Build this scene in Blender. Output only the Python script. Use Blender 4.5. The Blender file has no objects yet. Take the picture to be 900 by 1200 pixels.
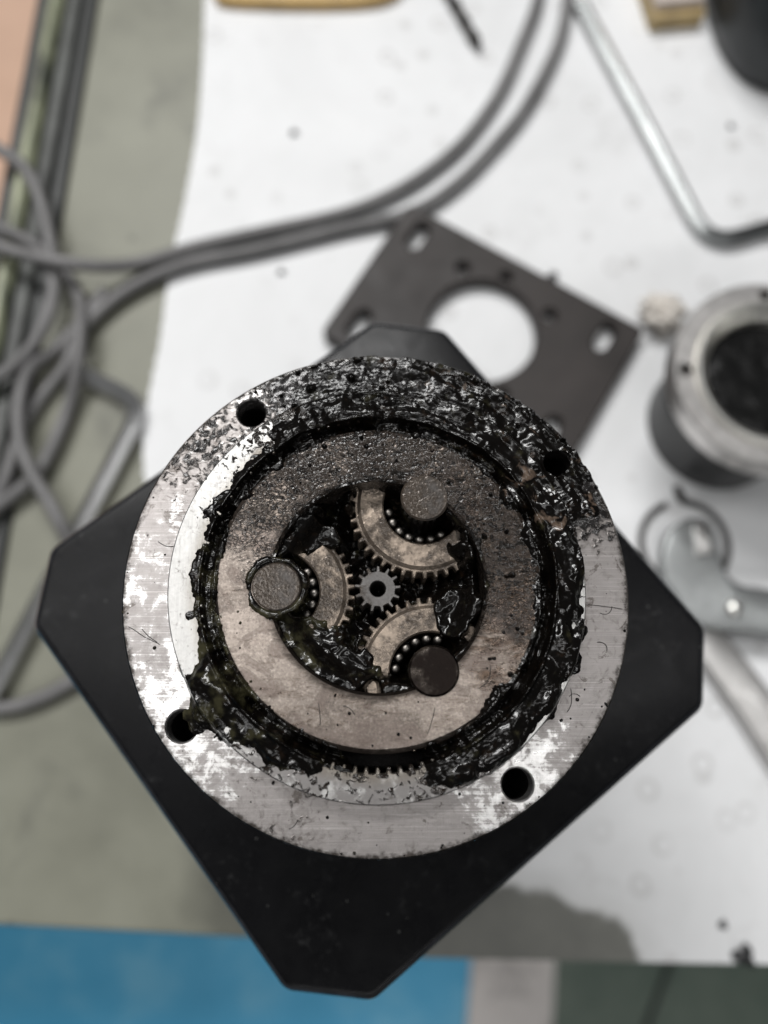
import bpy, bmesh, math, random
import numpy as np
from mathutils import Vector, Matrix, Euler

S = 0.001                       # everything below is written in millimetres
scene = bpy.context.scene
C = scene.collection
rad = math.radians

# ------------------------------------------------------------------ camera
cd = bpy.data.cameras.new("camera")
cam = bpy.data.objects.new("camera", cd)
C.objects.link(cam)
scene.camera = cam
cd.sensor_fit = 'HORIZONTAL'
cd.sensor_width = 36.0
cd.lens = 40.0                  # 1000 px of a 900 px wide frame
cam.location = (-2.13 * S, -17.14 * S, 250.05 * S)
cam.rotation_euler = (rad(14.88), rad(-1.65), 0)
cd.clip_start = 0.005
cd.clip_end = 50
cd.dof.use_dof = True
cd.dof.focus_distance = 0.100
cd.dof.aperture_fstop = 16.5

# ------------------------------------------------------------------ world, lamps, exposure
w = bpy.data.worlds.new("World")
scene.world = w
w.use_nodes = True
w.node_tree.nodes["Background"].inputs[0].default_value = (0.93, 0.97, 1.0, 1)
w.node_tree.nodes["Background"].inputs[1].default_value = 0.055

def area(name, loc, size, power, target=(0, 0, 100), color=(1, 0.995, 0.985)):
    ld = bpy.data.lights.new(name, 'AREA')
    ld.shape = 'RECTANGLE'
    ld.size, ld.size_y = size[0] * S, size[1] * S
    ld.energy = power
    ld.color = color
    o = bpy.data.objects.new(name, ld)
    C.objects.link(o)
    o.location = Vector(loc) * S
    o.rotation_euler = (Vector(target) * S - o.location).to_track_quat('-Z', 'Y').to_euler()
    return o
area("ceiling_lamp", (-330, 920, 1500), (1100, 100), 25.5)
area("ceiling_lamp.001", (-760, 150, 1700), (380, 1200), 7.4)
area("ceiling_lamp.002", (620, 50, 1750), (70, 1200), 4.0)
area("floor_fill_lamp", (250, -1500, 1700), (1200, 110), 9.0, (100, -300, -750))  # added fill lamp, brightens the floor that the bench shades

vs = scene.view_settings
vs.view_transform = 'Standard'
vs.look = 'None'
vs.exposure = 0.0
vs.gamma = 1.0
vs.use_curve_mapping = False
scene.cycles.use_denoising = True
scene.cycles.max_bounces = 6

# ------------------------------------------------------------------ node helpers
class NT:
    def __init__(self, name):
        self.mat = bpy.data.materials.new(name)
        self.mat.use_nodes = True
        self.t = self.mat.node_tree
        self.t.nodes.clear()
        self.out = self.t.nodes.new('ShaderNodeOutputMaterial')
        self._p = None
    def n(self, kind, **kw):
        nd = self.t.nodes.new(kind)
        for k, v in kw.items():
            setattr(nd, k, v)
        return nd
    def put(self, sock, v):
        if isinstance(v, bpy.types.NodeSocket):
            self.t.links.new(v, sock)
        elif isinstance(v, (tuple, list)):
            sock.default_value = (*v, 1)[:4] if sock.type == 'RGBA' else v
        else:
            sock.default_value = v
    @property
    def pos(self):              # object coordinates in millimetres
        if self._p is None:
            tc = self.n('ShaderNodeTexCoord')
            m = self.n('ShaderNodeVectorMath', operation='SCALE')
            self.t.links.new(tc.outputs['Object'], m.inputs[0])
            m.inputs['Scale'].default_value = 1000
            self._p = m.outputs[0]
        return self._p
    def m(self, op, a, b=0.0, c=0.0, clamp=False):
        nd = self.n('ShaderNodeMath', operation=op, use_clamp=clamp)
        self.put(nd.inputs[0], a); self.put(nd.inputs[1], b); self.put(nd.inputs[2], c)
        return nd.outputs[0]
    def add(self, a, b): return self.m('ADD', a, b)
    def mul(self, a, b, clamp=False): return self.m('MULTIPLY', a, b, clamp=clamp)
    def stretch(self, sx, sy, sz, rot=0.0):
        mp = self.n('ShaderNodeMapping')
        self.t.links.new(self.pos, mp.inputs[0])
        mp.inputs['Rotation'].default_value = (0, 0, rot)
        mp.inputs['Scale'].default_value = (sx, sy, sz)
        return mp.outputs[0]
    def noise(self, scale, detail=2.0, rough=0.5, dist=0.0, vec=None, w=None):
        nd = self.n('ShaderNodeTexNoise')
        if w is not None:
            nd.noise_dimensions = '4D'; nd.inputs['W'].default_value = w
        self.put(nd.inputs['Vector'], vec if vec is not None else self.pos)
        nd.inputs['Scale'].default_value = scale
        nd.inputs['Detail'].default_value = detail
        nd.inputs['Roughness'].default_value = rough
        nd.inputs['Distortion'].default_value = dist
        return nd.outputs['Fac']
    def voro(self, scale, feature='F1', rand=1.0, vec=None):
        nd = self.n('ShaderNodeTexVoronoi', feature=feature)
        self.put(nd.inputs['Vector'], vec if vec is not None else self.pos)
        nd.inputs['Scale'].default_value = scale
        nd.inputs['Randomness'].default_value = rand
        return nd.outputs['Distance']
    def dome(self, scale, vec=None):   # rounded pebbles, 0..1
        nd = self.n('ShaderNodeTexVoronoi', feature='SMOOTH_F1')
        self.put(nd.inputs['Vector'], vec if vec is not None else self.warp())
        nd.inputs['Scale'].default_value = scale
        nd.inputs['Smoothness'].default_value = 0.35
        return self.m('SUBTRACT', 1.0, nd.outputs['Distance'])
    def warp(self, scale=0.8, amt=0.9):
        nd = self.n('ShaderNodeTexNoise'); self.put(nd.inputs['Vector'], self.pos)
        nd.inputs['Scale'].default_value = scale; nd.inputs['Detail'].default_value = 2
        v = self.n('ShaderNodeVectorMath', operation='MULTIPLY_ADD')
        self.t.links.new(nd.outputs['Color'], v.inputs[0]); v.inputs[1].default_value = (amt,) * 3
        self.t.links.new(self.pos, v.inputs[2])
        return v.outputs[0]
    def ramp(self, v, stops, interp='LINEAR'):
        nd = self.n('ShaderNodeValToRGB')
        self.put(nd.inputs[0], v)
        cr = nd.color_ramp
        cr.interpolation = interp
        while len(cr.elements) > 1:
            cr.elements.remove(cr.elements[-1])
        for i, (p, c) in enumerate(stops):
            e = cr.elements[0] if i == 0 else cr.elements.new(p)
            e.position = p
            e.color = (c, c, c, 1) if isinstance(c, (int, float)) else (*c, 1)
        return nd.outputs[0]
    def step(self, v, lo, hi):
        nd = self.n('ShaderNodeMapRange', interpolation_type='SMOOTHSTEP')
        self.put(nd.inputs[0], v)
        nd.inputs[1].default_value = lo; nd.inputs[2].default_value = hi
        return nd.outputs[0]
    def mix(self, f, a, b):
        nd = self.n('ShaderNodeMix', data_type='RGBA')
        self.put(nd.inputs[0], f); self.put(nd.inputs[6], a); self.put(nd.inputs[7], b)
        return nd.outputs[2]
    def lerp(self, f, a, b):
        nd = self.n('ShaderNodeMix', data_type='FLOAT')
        self.put(nd.inputs[0], f); self.put(nd.inputs[2], a); self.put(nd.inputs[3], b)
        return nd.outputs[0]
    def polar(self):
        s = self.n('ShaderNodeSeparateXYZ')
        self.t.links.new(self.pos, s.inputs[0])
        a = self.m('ARCTAN2', s.outputs[1], s.outputs[0])
        a = self.add(self.mul(a, 1 / (2 * math.pi)), 0.5)
        r = self.m('SQRT', self.add(self.mul(s.outputs[0], s.outputs[0]), self.mul(s.outputs[1], s.outputs[1])))
        return r, a, s
    def comb(self, x, y, z=0.0):
        nd = self.n('ShaderNodeCombineXYZ')
        self.put(nd.inputs[0], x); self.put(nd.inputs[1], y); self.put(nd.inputs[2], z)
        return nd.outputs[0]
    def angle(self, table, a):  # table of (degrees -180..180, value)
        return self.ramp(a, [((d + 180) / 360, v) for d, v in table])
    def bump(self, h, dist, strength=1.0, normal=None):
        nd = self.n('ShaderNodeBump')
        nd.inputs['Strength'].default_value = strength
        nd.inputs['Distance'].default_value = dist * S
        self.put(nd.inputs['Height'], h)
        if normal is not None:
            self.put(nd.inputs['Normal'], normal)
        return nd.outputs[0]
    def surf(self, color, rough, metal=0.0, normal=None, spec=0.5, coat=None, trans=None):
        p = self.n('ShaderNodeBsdfPrincipled')
        self.put(p.inputs['Base Color'], color); self.put(p.inputs['Roughness'], rough)
        self.put(p.inputs['Metallic'], metal); self.put(p.inputs['Specular IOR Level'], spec)
        if normal is not None: self.put(p.inputs['Normal'], normal)
        if coat is not None: self.put(p.inputs['Coat Weight'], coat); p.inputs['Coat Roughness'].default_value = 0.12
        if trans is not None: self.put(p.inputs['Transmission Weight'], trans)
        self.t.links.new(p.outputs[0], self.out.inputs[0])
        return self.mat

def simple(name, color, rough, metal=0.0, var=0.25, scale=0.15, bump=0.0, bscale=2.0, spec=0.5):
    t = NT(name)
    n = t.noise(scale, 5, 0.6)
    c0 = tuple(x * (1 - var) for x in color); c1 = tuple(min(1, x * (1 + var)) for x in color)
    col = t.ramp(n, [(0.3, c0), (0.7, c1)])
    r = t.lerp(t.noise(scale * 2.3, 4, 0.6), rough * 0.75, min(1, rough * 1.25))
    nm = t.bump(t.noise(bscale, 4, 0.6), bump) if bump else None
    return t.surf(col, r, metal, nm, spec)

M = {}
# ---- black grease
def mat_grease(name="black_grease", bumpy=1.0, spec=0.34):
    t = NT(name)
    r, a, s = t.polar()
    thick = t.step(t.add(t.noise(0.45, 3, 0.6), t.mul(t.angle([(-180, .30), (-160, .34), (-130, .2), (-110, -0.1), (120, -0.1), (150, 0.0), (180, .30)], a), 0.55)), 0.58, 0.85)
    brown = t.step(t.noise(0.8, 4, 0.6, w=3.0), 0.56, 0.78)
    col = t.mix(brown, (0.0028, 0.0022, 0.0018), (0.013, 0.0075, 0.0042))
    col = t.mix(t.mul(thick, 0.75), col, (0.05, 0.046, 0.024))
    patch = t.mul(t.step(t.noise(0.40, 4, 0.6, 0.5, w=12.0), 0.60, 0.68), t.angle([(-180, 0), (0, 0), (15, .9), (75, .9), (95, 0), (180, 0)], a))
    col = t.mix(patch, col, t.mix(t.noise(2.0, 4, 0.7), (0.03, 0.02, 0.014), (0.20, 0.145, 0.11)))
    rough = t.add(t.lerp(t.noise(0.7, 3, 0.6), 0.08, 0.22), t.angle([(-180, .05), (40, .03), (75, .07), (125, .07), (150, .05), (180, .05)], a))
    zone = t.add(t.mul(t.step(t.noise(0.35, 2, 0.5, w=8.0), 0.42, 0.62), 0.35), t.angle([(-180, .05), (-130, .15), (-60, .15), (10, .1), (40, .05), (70, .3), (95, .6), (125, .5), (150, .05), (180, .05)], a))
    h = t.add(t.mul(t.mul(t.dome(1.7), zone), 0.42), t.mul(t.noise(0.7, 1.0, 0.5), 0.25))
    return t.surf(col, rough, 0, t.bump(h, 0.30 * bumpy, 0.9), spec)
M['grease'] = mat_grease()
M['grease_smooth'] = mat_grease('smooth_black_grease', 0.15, 0.16)

# ---- machined flange face of the housing
def mat_face():
    t = NT("machined_steel_face")
    r, a, s = t.polar()
    aw = t.add(a, t.mul(t.add(t.noise(0.5, 3, 0.6), -0.5), 0.03))
    # cleaner, brighter zones against a dull oily film
    zone = t.angle([(-180, .55), (-168, .46), (-156, .60), (-140, .60), (-126, .52), (-118, .22), (-100, .04), (-75, .15), (-66, .55),
                    (-46, .70), (-36, .42), (-26, .25), (0, .12), (18, .3), (30, .2), (110, .40), (124, .60), (140, .40), (160, .45), (180, .55)], aw)
    br = t.noise(1.0, 6, 0.75, vec=t.stretch(0.10, 3.2, 1, rad(38)))
    br2 = t.noise(1.0, 5, 0.7, vec=t.stretch(4.5, 0.14, 1, rad(-12)))
    scr = t.noise(1.0, 3, 0.8, vec=t.stretch(0.06, 7.0, 1, rad(33)))
    patch = t.add(t.add(t.mul(t.noise(0.36, 6, 0.66, 0.6), 0.65), t.mul(t.noise(0.95, 7, 0.72, 0.9, w=17.0), 0.35)), t.mul(t.add(br, scr), 0.17))
    k = t.add(patch, t.mul(zone, 0.55))
    soft = t.step(k, 0.88, 1.15)
    hard = t.step(k, 0.975, 1.005)
    bright = t.add(t.mul(soft, 0.5), t.mul(hard, 0.5))
    film = t.mix(t.noise(0.4, 6, 0.7), (0.205, 0.19, 0.185), (0.315, 0.295, 0.285))
    film = t.mix(t.mul(t.step(scr, 0.52, 0.72), 0.55), film, (0.50, 0.475, 0.46))
    film = t.mix(t.mul(t.step(t.noise(0.34, 7, 0.72, 1.0, w=7.0), 0.575, 0.62), 0.75), film, (0.085, 0.072, 0.064))
    bare = t.mix(t.add(t.mul(br, .6), t.mul(br2, .4)), (0.45, 0.44, 0.43), (0.97, 0.96, 0.95))
    col = t.mix(bright, film, bare)
    rough = t.lerp(bright, t.lerp(br, 0.30, 0.48), t.lerp(br, 0.20, 0.36))
    # oily blotches with a drying edge
    bn = t.noise(0.26, 4, 0.6, 0.6, w=21.0)
    blot = t.mul(t.step(bn, 0.56, 0.60), t.step(bn, 0.66, 0.61))
    col = t.mix(t.mul(blot, 0.12), col, (0.06, 0.05, 0.043))
    # wet dark film over the top
    wz = t.angle([(-180, 0.06), (-150, 0.10), (-120, .20), (-108, .28), (-95, .1), (-60, 0.08), (-20, .14), (8, .12), (22, .85), (32, 1), (100, 1), (114, .85), (124, .34), (140, .52), (150, .40), (160, .16), (180, 0.06)], aw)
    peb = t.dome(1.05)
    worm = t.noise(1.0, 3, 0.55, 0.8)
    wv = t.add(t.mul(worm, 0.75), t.mul(wz, 0.6))
    wet = t.step(wv, 0.60, 0.74)
    thin = t.step(wv, 0.46, 0.70)
    col = t.mix(t.mul(thin, 0.55), col, (0.07, 0.058, 0.05))
    col = t.mix(wet, col, t.mix(t.noise(1.6, 3, 0.6), (0.003, 0.003, 0.003), (0.026, 0.023, 0.022)))
    rough = t.lerp(wet, rough, 0.17)
    turn = t.noise(1.0, 3, 0.7, vec=t.comb(t.mul(r, 9.0), t.mul(a, 4.0)))
    col = t.mix(t.mul(t.step(turn, 0.58, 0.75), t.mul(t.m('SUBTRACT', 1.0, wet), 0.35)), col, (0.10, 0.095, 0.09))
    sp = t.step(t.add(t.voro(0.75), t.mul(t.noise(2.5, 2, 0.5), 0.22)), 0.17, 0.13)
    edge = t.step(t.add(r, t.mul(t.noise(1.0, 4, 0.7), 2.4)), 30.4, 31.2)
    sp = t.m('MAXIMUM', sp, t.mul(edge, 0.9))
    col = t.mix(sp, col, (0.02, 0.016, 0.013))
    h = t.add(t.mul(t.mul(peb, wet), 0.65), t.add(t.mul(br, 0.08), t.mul(br2, 0.05)))
    return t.surf(col, rough, t.lerp(wet, 0.95, 0.2), t.bump(h, 0.22, 1.0))
M['face'] = mat_face()

# ---- ring gear face (raised register)
def mat_register():
    t = NT("ring_gear_steel")
    r, a, s = t.polar()
    aw = t.add(a, t.mul(t.add(t.noise(0.5, 3, 0.6), -0.5), 0.03))
    zone = t.angle([(-180, .95), (-150, .9), (-135, .6), (-122, .35), (-60, .35), (-42, .9), (-30, .9), (0, .85), (20, .7), (120, .6), (150, .7), (180, .95)], aw)
    n = t.noise(0.6, 5, 0.6, 0.4)
    br = t.mul(t.add(t.noise(1.0, 5, 0.7, vec=t.stretch(2.5, 0.25, 1, rad(60))), t.noise(1.4, 5, 0.65, 0.8)), 0.5)
    bright = t.step(t.add(n, t.mul(zone, 0.7)), 0.75, 0.95)
    col = t.mix(bright, (0.20, 0.19, 0.185), t.mix(br, (0.20, 0.197, 0.19), (0.64, 0.63, 0.615)))
    yel = t.mul(t.step(t.add(r, t.mul(n, 1.5)), 23.4, 21.6), t.angle([(-180, .7), (-130, .5), (-100, .9), (-60, .6), (0, .2), (120, .8), (160, .8), (180, .7)], aw))
    col = t.mix(t.mul(yel, 0.6), col, t.mix(n, (0.08, 0.062, 0.04), (0.24, 0.20, 0.14)))
    mo = t.step(t.noise(0.9, 6, 0.7, 0.8, w=5.0), 0.54, 0.70)
    col = t.mix(t.mul(mo, 0.7), col, (0.09, 0.08, 0.07))
    wz = t.angle([(-180, 0.1), (-150, .25), (-120, .4), (-95, .35), (-60, .45), (-40, .1), (-15, .2), (10, .6), (30, 1), (95, 1), (115, .7), (135, .35), (160, .15), (180, 0.1)], aw)
    worm = t.noise(1.2, 2, 0.5, 1.0)
    wet = t.step(t.add(t.mul(worm, 0.75), t.mul(wz, 0.6)), 0.62, 0.70)
    col = t.mix(wet, col, t.mix(t.noise(2.6, 3, 0.6), (0.006, 0.005, 0.005), (0.035, 0.026, 0.02)))
    rough = t.lerp(wet, t.lerp(br, 0.25, 0.45), 0.16)
    h = t.add(t.mul(t.mul(t.dome(1.1), wet), 0.9), t.mul(br, 0.08))
    return t.surf(col, rough, t.lerp(wet, 0.95, 0.15), t.bump(h, 0.3, 1.0))
M['register'] = mat_register()

# ---- planet carrier disc
def mat_carrier():
    t = NT("oily_carrier_steel")
    r, a, s = t.polar()
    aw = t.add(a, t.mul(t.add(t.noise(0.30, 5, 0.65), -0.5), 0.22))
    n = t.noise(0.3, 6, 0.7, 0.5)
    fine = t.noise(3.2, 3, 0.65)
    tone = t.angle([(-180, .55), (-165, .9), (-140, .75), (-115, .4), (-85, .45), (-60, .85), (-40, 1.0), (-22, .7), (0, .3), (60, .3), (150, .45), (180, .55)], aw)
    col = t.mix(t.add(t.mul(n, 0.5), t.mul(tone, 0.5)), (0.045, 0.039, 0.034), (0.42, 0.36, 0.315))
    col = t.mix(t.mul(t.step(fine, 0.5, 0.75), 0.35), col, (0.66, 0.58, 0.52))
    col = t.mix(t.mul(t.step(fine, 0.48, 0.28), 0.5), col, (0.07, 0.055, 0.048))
    turn = t.noise(1.0, 3, 0.7, vec=t.comb(t.mul(r, 7.0), t.mul(a, 5.0)))
    col = t.mix(t.mul(t.step(turn, 0.56, 0.75), 0.3), col, (0.09, 0.075, 0.065))
    # brown streaked film on the right
    bz = t.angle([(-180, .30), (-150, .22), (-120, .42), (-75, .34), (-50, .40), (-30, .75), (0, .95), (40, .9), (60, .6), (100, .3), (180, .18)], aw)
    streak = t.noise(1.0, 6, 0.7, 0.6, vec=t.stretch(0.35, 1.2, 1, rad(30)))
    brown = t.step(t.add(streak, t.mul(bz, 0.5)), 0.62, 1.0)
    col = t.mix(t.mul(brown, 0.92), col, t.mix(fine, (0.022, 0.014, 0.010), (0.10, 0.062, 0.040)))
    # drying oil stains: darker inside, darkest along the outline
    bn = t.noise(0.22, 6, 0.66, 0.8, w=33.0)
    inside = t.step(bn, 0.50, 0.56)
    outl = t.mul(t.step(bn, 0.485, 0.505), t.step(bn, 0.535, 0.51))
    col = t.mix(t.mul(inside, 0.55), col, (0.11, 0.085, 0.075))
    col = t.mix(t.mul(outl, 0.35), col, (0.04, 0.03, 0.026))
    # pebbled wet film on the top half
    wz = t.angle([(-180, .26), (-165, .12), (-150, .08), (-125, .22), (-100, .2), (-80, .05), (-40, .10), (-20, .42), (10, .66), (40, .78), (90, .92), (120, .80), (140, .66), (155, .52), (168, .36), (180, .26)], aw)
    worm = t.noise(1.1, 3, 0.55, 1.0)
    worm2 = t.noise(1.0, 2.5, 0.55, 1.0, vec=t.stretch(0.6, 1.5, 1, rad(-35)))
    w2 = t.add(t.mul(worm, 0.55), t.mul(worm2, 0.45))
    cover = t.step(t.add(t.noise(0.32, 6, 0.66, 0.6, w=41.0), t.mul(wz, 0.42)), 0.66, 0.92)
    l1 = t.step(t.m('ABSOLUTE', t.add(t.noise(0.95, 2.5, 0.55, 1.4, w=44.0), -0.5)), 0.055, 0.02)
    l2 = t.step(t.m('ABSOLUTE', t.add(t.noise(1.0, 2, 0.5, 1.0, vec=t.stretch(0.9, 2.0, 1, rad(-40))), -0.5)), 0.06, 0.02)
    lines = t.mul(t.m('MAXIMUM', l1, l2), t.step(t.add(wz, t.mul(worm, .4)), 0.42, 0.70))
    wet = t.m('MAXIMUM', cover, lines)
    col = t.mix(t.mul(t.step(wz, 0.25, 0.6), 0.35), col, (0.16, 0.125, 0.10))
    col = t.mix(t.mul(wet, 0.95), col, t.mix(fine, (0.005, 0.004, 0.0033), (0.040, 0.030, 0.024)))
    inner = t.mul(t.step(t.add(r, t.mul(worm2, 1.6)), 14.4, 13.3), 0.9)
    col = t.mix(inner, col, (0.03, 0.024, 0.02))
    outer = t.mul(t.step(t.add(r, t.mul(worm2, 1.4)), 18.7, 19.3), 0.7)
    col = t.mix(outer, col, (0.035, 0.027, 0.022))
    rough = t.lerp(t.m('MAXIMUM', wet, t.mul(brown, .7)), t.lerp(n, 0.30, 0.46), 0.12)
    area_w = t.m('MAXIMUM', t.mul(t.add(wz, -0.15), 1.3), 0.03)
    area_w = t.m('MINIMUM', t.add(area_w, t.mul(brown, 0.15)), 1.0)
    peb = t.add(t.add(t.mul(t.dome(2.3), 0.25), t.mul(w2, 0.55)), t.mul(lines, 0.30))
    h = t.add(t.mul(peb, area_w), t.mul(fine, 0.07))
    ridge = t.mul(t.step(w2, 0.50, 0.43), t.step(wz, 0.3, 0.6))
    col = t.mix(t.mul(ridge, 0.8), col, (0.004, 0.0035, 0.003))
    return t.surf(col, rough, t.lerp(wet, 0.92, 0.0), t.bump(h, 0.19, 1.0), t.lerp(wet, 0.5, 0.42))
M['carrier'] = mat_carrier()

def mat_gear(name, c0, c1, greasy):
    t = NT(name)
    fine = t.noise(3.6, 3, 0.65)
    n = t.noise(0.35, 4, 0.6)
    col = t.mix(t.add(t.mul(fine, 0.7), t.mul(n, 0.3)), c0, c1)
    bl = t.dome(2.8)
    wet = t.step(t.add(t.noise(0.28, 3, 0.6, w=5.0), t.mul(t.noise(1.2, 2, 0.5), 0.35)), 0.70 - greasy, 0.98 - greasy)
    col = t.mix(wet, col, t.mix(fine, (0.015, 0.012, 0.010), (0.12, 0.095, 0.075)))
    h = t.add(t.mul(fine, 0.5), t.mul(t.mul(bl, wet), 0.9))
    return t.surf(col, t.lerp(wet, 0.34, 0.18), t.lerp(wet, 0.9, 0.3), t.bump(h, 0.05, 0.9))
M['planet'] = mat_gear("bronze_toned_gear_steel", (0.12, 0.096, 0.076), (0.58, 0.475, 0.385), 0.18)
M['sun'] = mat_gear("grey_gear_steel", (0.05, 0.048, 0.046), (0.22, 0.21, 0.205), 0.10)
M['pin'] = mat_gear("oily_pin_steel", (0.03, 0.028, 0.026), (0.14, 0.13, 0.125), 0.30)
M['pin_dark'] = mat_gear("dark_oiled_pin_steel", (0.005, 0.004, 0.0035), (0.016, 0.011, 0.009), 0.10)
M['roller'] = simple("polished_roller_steel", (0.20, 0.185, 0.17), 0.42, 1.0, 0.6, 1.0)
M['tooth_dark'] = simple("greasy_dark_steel", (0.03, 0.027, 0.025), 0.3, 0.4, 0.5, 1.5, 0.15, 2.0)

def mat_anodised():
    t = NT("black_anodised_aluminium")
    n = t.noise(0.09, 5, 0.6)
    col = t.mix(n, (0.0025, 0.0025, 0.003), (0.008, 0.008, 0.009))
    scuff = t.step(t.add(t.mul(t.noise(0.8, 5, 0.7, w=1.0), .6), t.mul(t.noise(0.12, 4, 0.6, w=4.0), .4)), 0.54, 0.70)
    dust = t.step(t.voro(0.30), 0.06, 0.035)
    col = t.mix(t.mul(scuff, 0.75), col, (0.035, 0.035, 0.036))
    col = t.mix(t.mul(dust, 0.55), col, (0.16, 0.16, 0.155))
    rough = t.lerp(t.noise(0.16, 5, 0.7, 0.8, w=2.0), 0.14, 0.44)
    return t.surf(col, rough, 0, t.bump(t.noise(6, 3, 0.6), 0.02, 0.5), 0.12)
M['anodised'] = mat_anodised()
M['anodised_edge'] = simple('glint_black_edge', (0.022, 0.023, 0.027), 0.17, 0.0, 0.6, 0.3, 0, 2, 1.0)  # edge glints put into a lighter bluish colour and extra shine
M['black_paint'] = simple("black_painted_steel", (0.012, 0.012, 0.013), 0.4, 0, 0.4, 0.2)
M['deep_wet'] = simple('soft_black_grease', (0.004, 0.004, 0.004), 0.32, 0, 0.4, 0.3, 0.05, 0.5, 0.25)
M['deep'] = simple('dull_black_sludge', (0.006, 0.005, 0.005), 0.75, 0, 0.4, 0.8, 0.3, 1.2, 0.2)
M['hole'] = simple("oily_bore_steel", (0.02, 0.018, 0.018), 0.35, 0.5, 0.5, 1.0)

# ------------------------------------------------------------------ mesh helpers (mm in, metres out)
def mesh_from(name, verts, faces, mat, smooth=35):
    me = bpy.data.meshes.new(name)
    me.from_pydata([(x * S, y * S, z * S) for x, y, z in verts], [], faces)
    me.validate()
    bm = bmesh.new(); bm.from_mesh(me)
    bmesh.ops.recalc_face_normals(bm, faces=bm.faces)
    bm.to_mesh(me); bm.free()
    if smooth:
        me.shade_smooth()
        me.set_sharp_from_angle(angle=rad(smooth))
    for m in (mat if isinstance(mat, (list, tuple)) else [mat]):
        me.materials.append(m)
    return me
def link(name, me, parent=None, loc=(0, 0, 0), rot=(0, 0, 0)):
    o = bpy.data.objects.new(name, me)
    C.objects.link(o)
    o.location = Vector(loc) * S
    o.rotation_euler = rot
    if parent: o.parent = parent
    return o
def tag(o, label=None, cat=None, group=None, kind=None):
    if label: o['label'] = label
    if cat: o['category'] = cat
    if group: o['group'] = group
    if kind: o['kind'] = kind
    return o
def empty(name, loc, label, cat, rotz=0):
    o = link(name, None, None, loc, (0, 0, rotz))
    o.empty_display_size = 0.01
    return tag(o, label, cat)

class G:                        # geometry collector
    def __init__(self): self.v = []; self.f = []
    def lathe(self, prof, n=96, cx=0, cy=0, close=False):
        b = len(self.v); k = len(prof)
        for i in range(n):
            a = 2 * math.pi * i / n
            for r, z in prof:
                self.v.append((cx + r * math.cos(a), cy + r * math.sin(a), z))
        for i in range(n):
            j = (i + 1) % n
            for q in range(k - 1 + (1 if close else 0)):
                q2 = (q + 1) % k
                self.f.append((b + i * k + q, b + j * k + q, b + j * k + q2, b + i * k + q2))
        return self
    def disc(self, r, z, n=48, cx=0, cy=0):
        b = len(self.v)
        for i in range(n):
            a = 2 * math.pi * i / n
            self.v.append((cx + r * math.cos(a), cy + r * math.sin(a), z))
        self.f.append(tuple(range(b, b + n)))
        return self
    def loops(self, rings, cap0=True, cap1=True):
        b = len(self.v); n = len(rings[0])
        for ring in rings: self.v.extend(ring)
        for i in range(len(rings) - 1):
            for j in range(n):
                j2 = (j + 1) % n
                self.f.append((b + i * n + j, b + i * n + j2, b + (i + 1) * n + j2, b + (i + 1) * n + j))
        if cap0: self.f.append(tuple(range(b + n - 1, b - 1, -1)))
        if cap1: self.f.append(tuple(range(b + (len(rings) - 1) * n, b + len(rings) * n)))
        return self
    def tube(self, path, r, n=12, flat=0.0, cap=True):
        P = [Vector(p) for p in path]
        rr = r if isinstance(r, (list, tuple)) else [r] * len(P)
        rings = []; up = None
        for i, p in enumerate(P):
            d = (P[min(i + 1, len(P) - 1)] - P[max(i - 1, 0)]).normalized()
            if up is None:
                up = Vector((0, 0, 1)) if abs(d.z) < .9 else Vector((1, 0, 0))
            sx = d.cross(up).normalized(); up = sx.cross(d).normalized()
            rings.append([tuple(p + (sx * math.cos(2 * math.pi * (k + .5) / n) + up * math.sin(2 * math.pi * (k + .5) / n)) * rr[i]) for k in range(n)])
        return self.loops(rings, cap, cap)
    def box(self, x0, x1, y0, y1, z0, z1):
        return self.loops([[(x0, y0, z), (x1, y0, z), (x1, y1, z), (x0, y1, z)] for z in (z0, z1)])
    def build(self, name, mat, parent=None, smooth=35, loc=(0, 0, 0), rot=(0, 0, 0)):
        return link(name, mesh_from(name, self.v, self.f, mat, smooth), parent, loc, rot)

def spline(pts, step=3.0):      # Catmull-Rom through 3D points
    P = [Vector(p) for p in pts]
    P = [P[0] * 2 - P[1]] + P + [P[-1] * 2 - P[-2]]
    out = []
    for i in range(1, len(P) - 2):
        n = max(2, int((P[i + 1] - P[i]).length / step))
        for k in range(n):
            t = k / n
            a, b, c, d = P[i - 1], P[i], P[i + 1], P[i + 2]
            out.append(0.5 * ((2 * b) + (c - a) * t + (2 * a - 5 * b + 4 * c - d) * t * t + (3 * b - a - 3 * c + d) * t ** 3))
    out.append(P[-2])
    return out

def round_poly(pts, r, seg=6):  # convex polygon with rounded corners (2D)
    out = []; n = len(pts)
    for i in range(n):
        p = Vector(pts[i]); a = (Vector(pts[i - 1]) - p).normalized(); b = (Vector(pts[(i + 1) % n]) - p).normalized()
        ang = math.acos(max(-1, min(1, a.dot(b)))); d = r / math.tan(ang / 2)
        c = p + (a + b).normalized() * (r / math.sin(ang / 2))
        s = p + a * d - c; e = p + b * d - c
        a0 = math.atan2(s.y, s.x); da = (math.atan2(e.y, e.x) - a0 + math.pi) % (2 * math.pi) - math.pi
        for k in range(seg + 1):
            t = a0 + da * k / seg
            out.append((c.x + r * math.cos(t), c.y + r * math.sin(t)))
    return out
def inset(loop, d):
    n = len(loop); out = []
    area2 = sum(loop[i][0] * loop[(i + 1) % n][1] - loop[(i + 1) % n][0] * loop[i][1] for i in range(n))
    sg = 1 if area2 > 0 else -1
    for i in range(n):
        p = Vector(loop[i]); t = (Vector(loop[(i + 1) % n]) - Vector(loop[i - 1]))
        if t.length < 1e-9: out.append(tuple(p)); continue
        t.normalize()
        out.append((p.x - sg * t.y * d, p.y + sg * t.x * d))
    return out
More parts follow.
